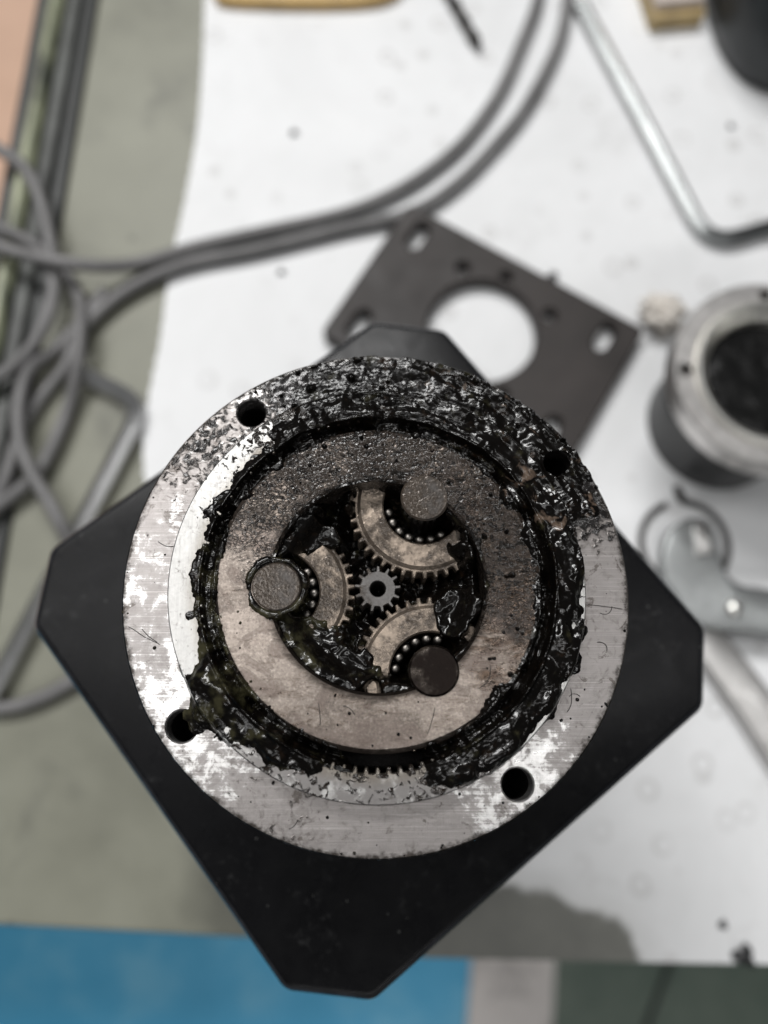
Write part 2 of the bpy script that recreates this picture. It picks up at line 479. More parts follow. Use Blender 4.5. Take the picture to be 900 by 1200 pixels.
def bevel_prism(g, loop, z0, z1, b, seg=3):
    rings = [[(x, y, z0) for x, y in loop]]
    for k in range(seg + 1):
        t = math.pi / 2 * k / seg
        l = inset(loop, b * (1 - math.cos(t)))
        rings.append([(x, y, z1 - b + b * math.sin(t)) for x, y in l])
    return g.loops(rings)

def plate_with_holes(outer, holes, z0, z1, bev=0.0):
    """flat plate: outer 2D loop, list of hole loops, real walls"""
    bm = bmesh.new()
    def ring(l, z): return [bm.verts.new((x * S, y * S, z * S)) for x, y in l]
    def quads(a, b):
        n = len(a)
        for i in range(n): bm.faces.new((a[i], a[(i + 1) % n], b[(i + 1) % n], b[i]))
    tops = []; bots = []
    for k, l in enumerate([outer] + holes):
        sgn = 1 if k == 0 else -1
        if bev:
            a = ring(inset(l, bev * sgn), z1); m_ = ring(l, z1 - bev); c = ring(l, z0)
            quads(a, m_); quads(m_, c)
        else:
            a = ring(l, z1); c = ring(l, z0); quads(a, c)
        tops.append(a); bots.append(c)
    for grp in (tops, bots):
        es = []
        for l in grp:
            for i in range(len(l)):
                e = bm.edges.get((l[i], l[(i + 1) % len(l)])) or bm.edges.new((l[i], l[(i + 1) % len(l)]))
                es.append(e)
        bmesh.ops.triangle_fill(bm, use_beauty=True, edges=es)
    bmesh.ops.recalc_face_normals(bm, faces=bm.faces)
    me = bpy.data.meshes.new("plate"); bm.to_mesh(me); bm.free()
    me.shade_smooth(); me.set_sharp_from_angle(angle=rad(30))
    return me
def circle(r, n=64, cx=0, cy=0, ph=0.0):
    return [(cx + r * math.cos(2 * math.pi * i / n + ph), cy + r * math.sin(2 * math.pi * i / n + ph)) for i in range(n)]
def slot(cx, cy, l, r, ang, n=12):
    o = []; ux, uy = math.cos(ang), math.sin(ang)
    for s_, a0 in ((1, -90), (-1, 90)):
        for k in range(n + 1):
            a = ang + rad(a0 + 180 * k / n)
            o.append((cx + s_ * ux * l / 2 + r * math.cos(a), cy + s_ * uy * l / 2 + r * math.sin(a)))
    return o
def gear_loop(n, rt, rr, ph=0.0):
    o = []
    for i in range(n):
        for f, r in ((-.34, rr), (-.24, rr), (-.13, rt), (.13, rt), (.24, rr), (.34, rr)):
            a = 2 * math.pi * (i + f) / n + ph
            o.append((r * math.cos(a), r * math.sin(a)))
    return o

# ---- numpy gradient noise
rng = np.random.default_rng(11)
_perm = rng.permutation(512)
def perlin(x, y, seed=0):
    xi = np.floor(x).astype(int); yi = np.floor(y).astype(int)
    xf = x - xi; yf = y - yi
    u = xf ** 3 * (xf * (xf * 6 - 15) + 10); v = yf ** 3 * (yf * (yf * 6 - 15) + 10)
    def g(ix, iy, dx, dy):
        h = _perm[(_perm[(ix + seed * 37) % 512] + iy) % 512]
        a = h * (2 * np.pi / 512)
        return np.cos(a) * dx + np.sin(a) * dy
    n00 = g(xi, yi, xf, yf); n10 = g(xi + 1, yi, xf - 1, yf); n01 = g(xi, yi + 1, xf, yf - 1); n11 = g(xi + 1, yi + 1, xf - 1, yf - 1)
    return ((n00 * (1 - u) + n10 * u) * (1 - v) + (n01 * (1 - u) + n11 * u) * v) * 1.5
def fbm(x, y, scale, octv=4, seed=0, gain=0.5):
    o = 0; a = 1; f = 1 / scale
    for k in range(octv):
        o = o + a * perlin(x * f + 17 * k, y * f - 9 * k, seed + k); a *= gain; f *= 2.03
    return o
def grid_mesh(name, X, Y, Z, keep, mat):
    """heightfield on a structured grid, faces kept where keep (per cell) is true"""
    ny, nx = X.shape
    idx = np.arange(ny * nx).reshape(ny, nx)
    q = np.stack([idx[:-1, :-1], idx[:-1, 1:], idx[1:, 1:], idx[1:, :-1]], -1)[keep]
    used, invq = np.unique(q, return_inverse=True)
    co = np.stack([X, Y, Z], -1).reshape(-1, 3)[used] * S
    q = invq.reshape(-1, 4)
    me = bpy.data.meshes.new(name)
    me.vertices.add(len(co)); me.vertices.foreach_set('co', co.astype(np.float32).ravel())
    me.loops.add(q.size); me.loops.foreach_set('vertex_index', q.astype(np.int32).ravel())
    me.polygons.add(len(q)); me.polygons.foreach_set('loop_start', np.arange(0, q.size, 4, dtype=np.int32))
    me.update(calc_edges=True); me.validate()
    me.shade_smooth()
    me.materials.append(mat)
    return me

# ================================================================== THE SETTING
# ---- workbench
def mat_bench():
    t = NT("olive_bench_paint")
    n = t.noise(0.02, 6, 0.6)
    col = t.ramp(n, [(0.3, (0.17, 0.17, 0.135)), (0.5, (0.225, 0.225, 0.18)), (0.7, (0.265, 0.265, 0.215))])
    grime = t.step(t.noise(0.035, 5, 0.62, 0.5, w=4.0), 0.55, 0.75)
    col = t.mix(t.mul(grime, 0.55), col, (0.10, 0.10, 0.085))
    for sx, sy, sr in ((46, -66, 26), (-28, -52, 22), (10, -62, 20), (-52, 30, 14)):   # dark patches: grease stain, plus the gearbox's shade painted into the colour
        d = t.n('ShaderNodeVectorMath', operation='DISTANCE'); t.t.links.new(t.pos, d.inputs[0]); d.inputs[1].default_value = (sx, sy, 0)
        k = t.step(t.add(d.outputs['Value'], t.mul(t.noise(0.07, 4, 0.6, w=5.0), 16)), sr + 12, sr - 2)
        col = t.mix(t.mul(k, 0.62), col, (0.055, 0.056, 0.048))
    spots = t.step(t.add(t.voro(0.055), t.mul(t.noise(0.4, 2, 0.5), 0.06)), 0.13, 0.07)
    col = t.mix(t.mul(spots, 0.5), col, (0.09, 0.09, 0.07))
    return t.surf(col, t.lerp(n, 0.4, 0.6), 0, t.bump(t.noise(0.6, 4, 0.6), 0.08, 0.5))
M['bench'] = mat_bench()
M['steel_grey'] = simple("grey_steel_frame", (0.18, 0.19, 0.19), 0.45, 0.3, 0.2, 0.02)

bench = empty('workbench', (0, 0, -40), "olive painted workbench top carrying the gearbox and tools", 'workbench')
def bz(o): o.location.z += 40 * S; return o
front_l, front_r = (-112.0, -64.4), (620.0, -103.6)
top_loop = [front_l, front_r, (620, 760), (-71.3, 760)]
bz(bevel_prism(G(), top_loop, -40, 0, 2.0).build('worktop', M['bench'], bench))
for x, y in ((-60, -40), (560, -60), (-40, 700), (570, 700)):
    bz(G().box(x, x + 45, y, y + 45, -750, -40.5).build('leg', M['steel_grey'], bench))
bz(G().box(-10, 555, -70, -55, -110, -40.5).build('apron', M['steel_grey'], bench))
# rail along the left edge: dark flange, pale painted ridge, dark slot
def mat_rail():
    t = NT("worn_pale_green_rail")
    n = t.noise(0.09, 5, 0.65, vec=t.stretch(1, 0.25, 1))
    col = t.ramp(n, [(0.40, (0.05, 0.055, 0.045)), (0.50, (0.22, 0.235, 0.16)), (0.7, (0.40, 0.42, 0.29))])
    return t.surf(col, 0.4, 0.1)
M['rail_pale'] = mat_rail()
M['rail_dark'] = simple("dark_rail_steel", (0.022, 0.024, 0.023), 0.5, 0.0, 0.5, 0.03)
M['rail_grey'] = simple("scuffed_rail_steel", (0.055, 0.058, 0.054), 0.5, 0.1, 0.7, 0.05)
dirv = Vector((-5.5, -112.1, 0)).normalized(); sidev = Vector((-dirv.y, dirv.x, 0)) * -1
if sidev.x > 0: sidev = -sidev
def rail_strip(name, u0, u1, z0, z1, mat, bev=0.8):
    p0 = Vector((-71.0, 760, 0)); ln = 826
    def P(u, l, z): v = p0 + dirv * l + sidev * u; return (v.x, v.y, z)
    prof = [(u0, z0), (u0, z1 - bev), (u0 + bev, z1), (u1 - bev, z1), (u1, z1 - bev), (u1, z0)]
    g = G().loops([[P(u, l, z) for u, z in prof] for l in (0, ln)])
    return bz(g.build(name, mat, bench, 25))
rail_strip('edge_rail', 0.6, 5.0, -40, 0.8, M['rail_dark'])
rail_strip('rail_web', 5.1, 10.0, -40, 3.0, M['rail_grey'])
rail_strip('rail_ridge', 10.1, 15.6, -40, 7.0, M['rail_pale'], 2.0)
rail_strip('rail_flange', 15.7, 21.0, -40, 2.0, M['rail_dark'])

# ---- floor with painted zone and line
def mat_floor(name, c0, c1, c2):
    t = NT(name)
    n = t.noise(0.011, 7, 0.68)
    col = t.ramp(n, [(0.36, c0), (0.5, c1), (0.63, c2)])
    d = t.step(t.noise(0.03, 5, 0.7, w=2.0), 0.58, 0.75)
    col = t.mix(t.mul(d, 0.3), col, tuple(x * 0.45 for x in c0))
    return t.surf(col, 0.5, 0, t.bump(t.noise(0.2, 4, 0.6), 0.3, 0.4))
M['floor'] = mat_floor("green_floor_paint", (0.10, 0.145, 0.115), (0.135, 0.18, 0.145), (0.17, 0.215, 0.175))
M['floor_blue'] = mat_floor("blue_floor_paint", (0.07, 0.43, 0.72), (0.09, 0.47, 0.77), (0.18, 0.56, 0.82))
M['floor_line'] = mat_floor("worn_white_floor_line", (0.30, 0.28, 0.27), (0.78, 0.73, 0.70), (0.85, 0.80, 0.77))
def sheet(name, loop, z, mat, kind='structure'):
    g = G(); g.v = [(x, y, z) for x, y in loop]; g.f = [tuple(range(len(loop)))]
    return tag(g.build(name, mat), kind=kind)
sheet('floor', [(-3000, -2500), (3000, -2500), (3000, 3000), (-3000, 3000)], -750, M['floor'])
def lx(x, y): return x + (y + 250) * 0.105
sheet('floor_blue_zone', [(-3000, -2500), (lx(118, -2500), -2500), (lx(118, 1500), 1500), (-3000, 1500)], -746, M['floor_blue'])
sheet('floor_line', [(lx(119, -2500), -2500), (lx(209, -2500), -2500), (lx(209, 1500), 1500), (lx(119, 1500), 1500)], -746, M['floor_line'])
g = G()
g.tube([(350, -215, -749), (330, -256, -749), (304, -308, -749), (200, -520, -749)], 3.0, 8)
tag(g.build('floor_seam', M['rail_dark']), kind='structure')

# ---- white sheet on the bench
def mat_sheet():
    t = NT("white_laminated_sheet")
    n = t.noise(0.014, 7, 0.7, 0.5)
    col = t.ramp(n, [(0.3, (0.64, 0.645, 0.65)), (0.7, (0.77, 0.775, 0.785))])
    ring = t.voro(0.085)
    band = t.mul(t.step(ring, 0.13, 0.19), t.step(ring, 0.31, 0.23))
    some = t.step(t.noise(0.02, 3, 0.6, w=6.0), 0.42, 0.60)
    col = t.mix(t.mul(t.mul(band, some), 0.42), col, (0.40, 0.39, 0.38))
    sm = t.step(t.noise(0.05, 6, 0.7, 0.6, w=9.0), 0.55, 0.78)
    sp = t.step(t.add(t.voro(0.11, vec=t.stretch(1, 1, 0)), t.mul(t.noise(0.6, 2, 0.5), 0.08)), 0.11, 0.06)
    col = t.mix(t.mul(t.mul(sp, t.step(t.noise(0.03, 2, 0.5, w=31.0), 0.5, 0.62)), 0.45), col, (0.20, 0.195, 0.19))
    col = t.mix(t.mul(sm, 0.38), col, (0.38, 0.37, 0.36))
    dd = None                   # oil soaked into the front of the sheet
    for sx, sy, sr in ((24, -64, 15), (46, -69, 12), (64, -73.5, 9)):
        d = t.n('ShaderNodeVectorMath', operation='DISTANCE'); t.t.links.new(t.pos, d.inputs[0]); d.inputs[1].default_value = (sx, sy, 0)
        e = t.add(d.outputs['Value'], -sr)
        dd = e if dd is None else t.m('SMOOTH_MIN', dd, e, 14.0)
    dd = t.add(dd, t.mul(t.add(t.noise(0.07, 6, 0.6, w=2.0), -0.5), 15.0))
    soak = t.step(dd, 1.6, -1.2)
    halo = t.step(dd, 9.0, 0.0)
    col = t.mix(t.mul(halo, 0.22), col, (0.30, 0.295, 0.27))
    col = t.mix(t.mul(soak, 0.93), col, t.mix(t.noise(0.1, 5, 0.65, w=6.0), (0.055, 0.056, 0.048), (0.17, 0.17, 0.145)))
    h = t.add(t.mul(t.mul(band, some), 0.6), t.mul(t.noise(0.05, 3, 0.5), 0.6))
    return t.surf(col, t.lerp(n, 0.38, 0.55), 0, t.bump(h, 0.25, 0.6))
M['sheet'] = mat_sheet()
edge = [(-59.4, 300), (-59, 253.8), (-59.1, 238.6), (-58.4, 212.8), (-58.6, 184.7), (-61.0, 157.9), (-63.5, 138.6), (-65.0, 123.0), (-66.0, 104.9), (-68.0, 87.4), (-68.9, 70.5),
        (-64, 45), (-48, 12), (-26, -28), (-4, -62), (3, -71.0), (7, -73.0), (62.8, -74.6), (108.4, -75.6), (400, -91.0), (400, 560), (-62, 560)]
loop = [(p.x, p.y) for p in spline([(x, y, 0) for x, y in edge[:17]], 1.2)] + edge[17:]
loop = [(x + 0.35 * math.sin(i * 1.7) * math.sin(i * .31), y + 0.3 * math.cos(i * 1.3)) if i < len(loop) - 5 else (x, y) for i, (x, y) in enumerate(loop)]
bm = bmesh.new()
lo = [bm.verts.new((x * S, y * S, 0.2 * S)) for x, y in loop]; hi = [bm.verts.new((x * S, y * S, 0.8 * S)) for x, y in loop]
for i in range(len(lo)): bm.faces.new((lo[i], lo[(i + 1) % len(lo)], hi[(i + 1) % len(lo)], hi[i]))
bmesh.ops.triangle_fill(bm, use_beauty=True, edges=[bm.edges.get((hi[i], hi[(i + 1) % len(hi)])) for i in range(len(hi))])
bmesh.ops.recalc_face_normals(bm, faces=bm.faces)
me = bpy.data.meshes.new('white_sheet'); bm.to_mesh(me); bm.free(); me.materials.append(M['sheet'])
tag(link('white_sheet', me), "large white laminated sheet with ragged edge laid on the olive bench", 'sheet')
ZT = 0.8                        # top of the sheet

# ================================================================== THE GEARED MOTOR
H = 150.0                       # height of the machined flange face
gm = empty('geared_motor', (0, 0, 0), "opened black planetary gearbox full of grease standing upright on its motor", 'gearbox')
TH = rad(38.4)
a_, c_ = 42.0, 9.0
def rotp(p, th): return (p[0] * math.cos(th) - p[1] * math.sin(th), p[0] * math.sin(th) + p[1] * math.cos(th))
def cham(a, c): return [(-a + c, -a), (a - c, -a), (a, -a + c), (a, a - c), (a - c, a), (-a + c, a), (-a, a - c), (-a, -a + c)]
fl = [rotp(p, TH) for p in round_poly(cham(a_, c_), 3.0, 6)]
Zf = H - 34.94
# motor under the flange, as wide as a motor of this size and hidden from above
mb = [rotp(p, TH) for p in round_poly(cham(28.5, 4.0), 2.0, 4)]
bevel_prism(G(), mb, ZT + 0.1, Zf - 10.05, 1.0).build('motor_body', M['black_paint'], gm)
o = bevel_prism(G(), fl, Zf - 10, Zf, 1.3, 4).build('mounting_flange', [M['anodised'], M['anodised_edge']], gm, 50)
for p in o.data.polygons:       # lighter, shinier edges that carry the painted glint
    if abs(p.normal.z) < 0.97: p.material_index = 1
# small grub screw on the flange
for (x, y) in ((33.2, 0.6),):
    G().lathe([(0.01, 0.25), (0.55, 0.25), (0.75, 0.05), (0.75, -0.5)], 20).build('screw', M['hole'], gm, loc=(x, y, Zf))

# housing: black cylinder with a machined face, four bores
PH = rad(35.5); RB = 27.15
holes = [circle(1.78, 40, RB * math.cos(PH + k * math.pi / 2), RB * math.sin(PH + k * math.pi / 2)) for k in range(4)]
me = plate_with_holes(circle(30.0, 240), [circle(23.9, 240)] + holes, H - 3, H, 0.18)
me.materials.append(M['face'])
link('housing_face', me, gm)
G().lathe([(29.6, Zf + .05), (29.6, H - 3.05)], 160).build('housing', M['black_paint'], gm)
for k in range(4):
    x, y = RB * math.cos(PH + k * math.pi / 2), RB * math.sin(PH + k * math.pi / 2)
    G().lathe([(1.78, 0), (1.78, -9), (1.0, -11), (0.01, -11.5)], 40).build('bolt_hole', M['hole'], gm, loc=(x, y, H - 3))

# internal ring gear standing 2.7 mm proud
ZR = H + 2.7
inner = gear_loop(104, 20.2, 20.85)
me = plate_with_holes(circle(24.14, 240), [inner], H - 6, ZR, 0.12)
me.materials.append(M['register'])
link('ring_gear', me, gm)
G().lathe([(24.2, H - 4), (18.5, H - 4), (12.0, H - 9.5), (0.01, H - 9.5)], 96).build('gearbox_floor', M['deep'], gm)

# planet carrier
ZC = H + 3.8
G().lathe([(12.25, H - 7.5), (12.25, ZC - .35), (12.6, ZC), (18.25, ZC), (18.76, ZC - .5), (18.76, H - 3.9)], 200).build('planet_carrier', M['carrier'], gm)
pin_r, pin_a = 11.63, 62.1
pins = [(pin_r * math.cos(rad(pin_a + 120 * k)), pin_r * math.sin(rad(pin_a + 120 * k))) for k in range(3)]
for k, (x, y) in enumerate(pins):
    zt = (0.07, 0.12, 0.5)[k]
    o = G().lathe([(0.01, zt), (2.62, zt), (2.84, zt - .22), (2.84, -13)], 56).build('planet_pin', [M['pin_dark'] if k == 2 else M['pin'], M['grease']], gm, loc=(x, y, ZC))
    for p in o.data.polygons:
        if p.center.z < (zt - 1) * S: p.material_index = 1
# planets with needle rollers
ZP = H + 0.2
rg = G().lathe([(0.01, 0.0), (0.24, -.02), (0.44, -.13), (0.53, -.38), (0.53, -6)], 14)
roller_me = mesh_from('needle_roller', rg.v, rg.f, M['roller'], 50)
for k, (x, y) in enumerate(pins):
    ang0 = math.atan2(-y, -x)
    me = plate_with_holes(gear_loop(41, 8.95, 8.25, ang0 + rad(3)), [circle(4.75, 72)], -6, -0.35, 0.12)
    me.materials.append(M['planet'])
    pl = link('planet_gear', me, gm, (x, y, ZP))
    G().lathe([(4.78, -0.6), (4.78, -0.1), (4.95, 0.05), (7.55, 0.05), (7.95, -0.3), (7.95, -0.6)], 96).build('gear_hub', M['planet'], pl)
    for i in range(19):
        a = 2 * math.pi * i / 19 + k
        if abs((a - ang0 + math.pi) % (2 * math.pi) - math.pi) > rad((62, 46, 50)[k]): continue   # the rest is buried
        link('needle_roller', roller_me, pl, (4.12 * math.cos(a), 4.12 * math.sin(a), -0.55))
me = plate_with_holes(gear_loop(13, 2.75, 2.12, 0.1), [circle(0.92, 32)], -6, 0, 0.1)
me.materials.append(M['sun'])
link('sun_gear', me, gm, (0, 0, H + 0.2))

# ---- grease over ring, register, gap and carrier edge
ANG = np.arange(-180, 181, 15)
def row(s):
    v = [float(x) for x in s.split()]
    return v + [v[0]]
#                 -180 -165 -150 -135 -120 -105 -90 -75 -60 -45 -30 -15   0   15   30  45  60  75  90  105  120  135  150  165
TAB = [
 (12.2, row(".2  .3  .2  -.3  -.6  -.6 -.8 -.8 -.8 -.8 -.5 -.2  .1  .1   0   0  -.1 -.2  0   0   0   .1   .2   .1")),
 (13.6, row("-.7 -.7 -1  -1   -1   -1  -1  -1  -1  -1  -.9 -.7 -.5 -.5 -.6 -.7 -.7 -.7 -.6 -.6 -.7 -.8 -.8 -.8")),
 (16.5, row("-1  -1  -1  -1   -1   -1  -1  -1  -1  -1  -.8 -.6 -.6 -.6 -.6 -.6 -.7 -.7 -.6 -.6 -.7 -.9 -1  -1")),
 (18.3, row("-.7 -.7 -.4 -.4  -.6  -.8 -1  -1  -.8 -.3 -.2 -.1 -.1 -.1 -.1 -.1 -.2 -.3 -.3 -.3 -.4 -.5 -.6 -.7")),
 (19.5, row(".5  .5  .5  .5   .4   .1  -.8 -.2 .4  .6  .6  .5  .5  .5  .6  .6  .6  .5  .4  .4  .4  .5  .5  .5")),
 (20.7, row(".25 .25 .5  .6   .5   .15 -.6 0   .7  .8  .7  .5  .5  .7  .7  .7  .7  .6  .6  .5  .35 .3  .25 .25")),
 (23.0, row("-1  -.9 .1  .3  -.4   -.8 -.9 -.3 .5  .0  .4  -.1 .1  .6  .7  .8  .8  .7  .5  .3 -.2 -.7 -.9 -1")),
 (25.3, row("-1  -1  -.5 -.8  -1   -1  -1  -1  -1  -1  -.7 -.8 -.9 -.4 .5  .7  .7  .65 .55 .25 -.5 -.9 -1  -1")),
 (28.2, row("-1  -1  -1  -1   -1   -1  -1  -1  -1  -1  -1  -1  -1  -.7 .4  .5  .55 .6  .5  .2 -.4 -.8 -1  -1")),
 (30.0, row("-1  -1  -1  -1   -1   -.9 -.9 -.9 -.8 -.8 -.8 -.9 -.9 -.6 .3  .4  .45 .45 .4  .1 -.4 -.8 -1  -1")),
 (30.6, row("-1.5 -1.5 -1.5 -1.5 -1.5 -1.5 -1.5 -1.5 -1.5 -1.5 -1.5 -1.5 -1.5 -1.2 -.3 -.2 -.2 -.3 -.3 -.5 -1 -1.3 -1.5 -1.5"))]
RK = np.array([t[0] for t in TAB]); TV = np.array([t[1] for t in TAB])
def tab(r, adeg):
    ai = np.clip((adeg + 180) / 15, 0, 23.999); i = ai.astype(int); fa = ai - i
    fa = fa * fa * (3 - 2 * fa)
    k = np.clip(np.searchsorted(RK, r, side='right') - 1, 0, len(RK) - 2)
    fr = np.clip((r - RK[k]) / (RK[k + 1] - RK[k]), 0, 1)
    return (TV[k, i] * (1 - fa) + TV[k, i + 1] * fa) * (1 - fr) + (TV[k + 1, i] * (1 - fa) + TV[k + 1, i + 1] * fa) * fr
rs = np.arange(12.2, 30.65, 0.095)
nA = 1750
th = np.linspace(-np.pi, np.pi, nA + 1)
Rg, Tg = np.meshgrid(rs, th, indexing='ij')
X = Rg * np.cos(Tg); Y = Rg * np.sin(Tg); A = np.degrees(Tg)
def sst(x, a, b):
    t_ = np.clip((x - a) / (b - a), 0, 1); return t_ * t_ * (3 - 2 * t_)
base = 3.8 + (1.0 - 3.8) * sst(Rg, 18.6, 19.4) + (2.7 - 1.0) * sst(Rg, 19.9, 20.6) - 2.7 * sst(Rg, 23.9, 24.7)
wob = Rg + 1.5 * fbm(X, Y, 3.4, 4, 3, .55)
cov = tab(wob, np.clip(A + 7 * fbm(X, Y, 5.0, 3, 9), -180, 180))
def blob(cov, r0, a0, sig, amp):
    x0, y0 = r0 * math.cos(rad(a0)), r0 * math.sin(rad(a0))
    return cov + amp * np.exp(-((X - x0) ** 2 + (Y - y0) ** 2) / (2 * sig * sig))
for b in ((25.2, -143, 1.0, 1.9), (23.6, -146, 1.3, 1.3), (22, -151, 1.3, 0.7), (24.3, -12, .7, 1.3), (23.9, -20, 1.3, 1.0), (21.5, -35, 1.5, .6), (24.2, 8, .6, .9),
          (20.5, -125, 1.4, .8), (20.0, -55, 1.6, .6), (28.0, -29, .45, .9), (27.9, -38, .4, .8), (26.0, -62, .3, .7)):
    cov = blob(cov, *b)
for lo_, hi_, n_, r1, r2, am in ((-155, -118, 26, 19.4, 23.0, .9), (-120, -108, 6, 19.2, 22.0, .7), (-74, -32, 34, 19.3, 23.4, 1.0), (-32, 18, 40, 19.4, 23.9, 1.0), (18, 80, 44, 19.6, 28.5, .7), (80, 125, 16, 19.6, 23.5, .5)):
    for i in range(n_):         # thick rounded clumps
        cov = blob(cov, rng.uniform(r1, r2), rng.uniform(lo_, hi_), rng.uniform(.5, 1.15), am * rng.uniform(.3, 1.0))
for i in range(150):            # stray crumbs of grease
    a0 = rng.uniform(-180, 180); r0 = rng.choice([rng.uniform(24.6, 29.9), rng.uniform(29.2, 30.1), rng.uniform(13, 18)])
    x0, y0 = r0 * math.cos(rad(a0)), r0 * math.sin(rad(a0)); sg = rng.uniform(.10, .28)
    m = (np.abs(X - x0) < 1.2) & (np.abs(Y - y0) < 1.2)
    cov[m] += 1.15 * np.exp(-((X[m] - x0) ** 2 + (Y[m] - y0) ** 2) / (2 * sg * sg))
lump = 0.6 * fbm(X, Y, 2.6, 2, 21, 0.45) + 0.5 * fbm(A * 0.42 / 5.5, Rg / 1.3, 1.0, 2, 23, 0.4) * sst(180 - np.abs(A), 0, 12)
dz = np.zeros_like(lump)        # rounded wet drops
nr = len(rs)
for i in range(1500):
    a0 = rng.uniform(-180, 180); r0 = math.sqrt(rng.uniform(18.8 ** 2, 30.3 ** 2)); sg = rng.choice([rng.uniform(.22, .36), rng.uniform(.36, .8)], p=[.6, .4])
    k0 = int((r0 - rs[0]) / 0.095); q0 = int((a0 + 180) / 360 * nA)
    wr = int(2.6 * sg / 0.095) + 1; wa = int(2.6 * sg / r0 / (2 * math.pi) * nA) + 1
    sl = (slice(max(0, k0 - wr), min(nr, k0 + wr + 1)), slice(max(0, q0 - wa), min(nA + 1, q0 + wa + 1)))
    d2 = (X[sl] - r0 * math.cos(rad(a0))) ** 2 + (Y[sl] - r0 * math.sin(rad(a0))) ** 2
    if not 60 < a0 < 130 and rng.random() < .6: continue
    dz[sl] = np.maximum(dz[sl], sg * 0.42 * np.exp(-d2 / (2 * sg * sg)))
fine = fbm(X, Y, 0.7, 2, 33)
wetamt = sst(cov, -0.2, 0.5)
left = sst(np.abs(A), 118, 135) * np.where(A > 0, 1, sst(np.abs(A), 156, 168)) * (1 - sst(Rg, 21.5, 22.5)) * sst(Rg, 18.5, 18.9)
cov = cov + 0.25 * left * (1 - sst(Rg, 20.6, 21.4))
lump = lump * (1 - 0.75 * left); fine = fine * (1 - 0.8 * left)
topz = sst(A, 55, 80) * (1 - sst(A, 125, 140)) * sst(Rg, 23.5, 24.5)
lump = lump * (1 - 0.55 * topz); dz = dz * (1 - 0.45 * topz)
t_ = cov * 0.6 + 0.42 * lump * (0.45 + wetamt) + dz * wetamt * (1 - left) + 0.012 * fine * wetamt
t_ = np.where(t_ > 0.8, 0.8 + (t_ - 0.8) * 0.6, t_)
gapm = sst(Rg, 18.8, 19.3) * (1 - sst(Rg, 20.2, 20.8))
Z = H + base + t_ * (1 + 1.0 * gapm)
Z = Z - 2.2 * sst(Rg, 29.9, 30.6)
keep = (np.maximum.reduce([t_[:-1, :-1], t_[1:, :-1], t_[:-1, 1:], t_[1:, 1:]]) > -0.12)
for x, y in pins:               # pin ends stay clear
    keep &= np.hypot(X - x, Y - y)[:-1, :-1] > 2.95
for k in range(4):              # bores stay open
    hx, hy = RB * math.cos(PH + k * math.pi / 2), RB * math.sin(PH + k * math.pi / 2)
    d = np.hypot(X - hx, Y - hy)[:-1, :-1]
    keep &= d > 1.72 + 0.25 * lump[:-1, :-1] * (1 if k != 2 else 0) - (0.9 * ((Rg[:-1, :-1] < 26.6)) if k == 2 else 0)
tag(link('grease', grid_mesh('grease', X, Y, Z, keep, M['grease']), gm), "thick wet black grease smeared over ring and gap", kind='stuff')

# ---- grease inside the opening, between the gears
gx = np.arange(-12.3, 12.31, 0.115)
X2, Y2 = np.meshgrid(gx, gx)
R2 = np.hypot(X2, Y2); A2 = np.degrees(np.arctan2(Y2, X2))
l2 = fbm(X2, Y2, 2.0, 2, 51, .5)
ledge = sst(R2, 9.0, 11.6) * (sst(A2, -178, -165) * (1 - sst(A2, -118, -92)))
ledge2 = sst(R2, 9.6, 12.0) * (sst(A2, 108, 135) * (1 - sst(A2, 150, 165)))
Z2 = H - 4.2 + 1.1 * l2 + 6.0 * ledge + 4.5 * ledge2 + 0.12 * fbm(X2, Y2, .8, 2, 61) + 1.6 * sst(R2, 11.0, 12.2)
for bx, by, sg, am in ((-7.6, 6.6, 1.7, 6.2), (-9.8, 4.0, 1.3, 5), (-8.2, -4.9, 1.6, 6.0), (-5.4, -8.6, 2.0, 5.6), (-2.0, -10.2, 1.6, 5.4), (9.6, -1.6, 1.7, 5.2), (10.3, 3.2, 1.3, 5.0), (9.0, -4.6, 1.3, 4.6), (-3.6, 11.2, .9, 4.5), (1.5, -11.2, 1.2, 5), (8.0, -2.3, 1.0, 5.2), (9.3, -2.6, 1.3, 6.0), (10.6, -2.2, 1.3, 6.0), (8.9, -4.4, 1.0, 5.6), (9.4, 5.4, 1.1, 6.0), (-5.4, 5.6, 1.0, 5.8), (-4.9, -4.9, 1.1, 5.8), (-1.4, -8.6, 1.2, 5.8), (-3.4, 9.6, .8, 5.0)):
    Z2 = Z2 + am * (1 + .25 * l2) * np.exp(-((X2 - bx) ** 2 + (Y2 - by) ** 2) / (2 * sg * sg))
for x, y in pins:               # bearings of the planets are buried on the far side of the pins
    far = sst((X2 * x + Y2 * y) / pin_r, pin_r - 1.8, pin_r + 0.2)
    Z2 = Z2 + 5.2 * far * (1 - sst(np.hypot(X2 - x, Y2 - y), 5.5, 8.5))
cap = H + 0.55 + 0.3 * l2 + 2.0 * sst(R2, 9.3, 11.6)
Z2 = np.where(Z2 > cap - 0.6, cap - 0.6 + 0.6 * (1 - np.exp(-(Z2 - cap + 0.6) / 0.6)), Z2)
kp = (R2 < 12.22)[:-1, :-1]
tag(link('cavity_grease', grid_mesh('cavity_grease', X2, Y2, Z2, kp, M['grease']), gm), "black grease in the pit between the gears", kind='stuff')
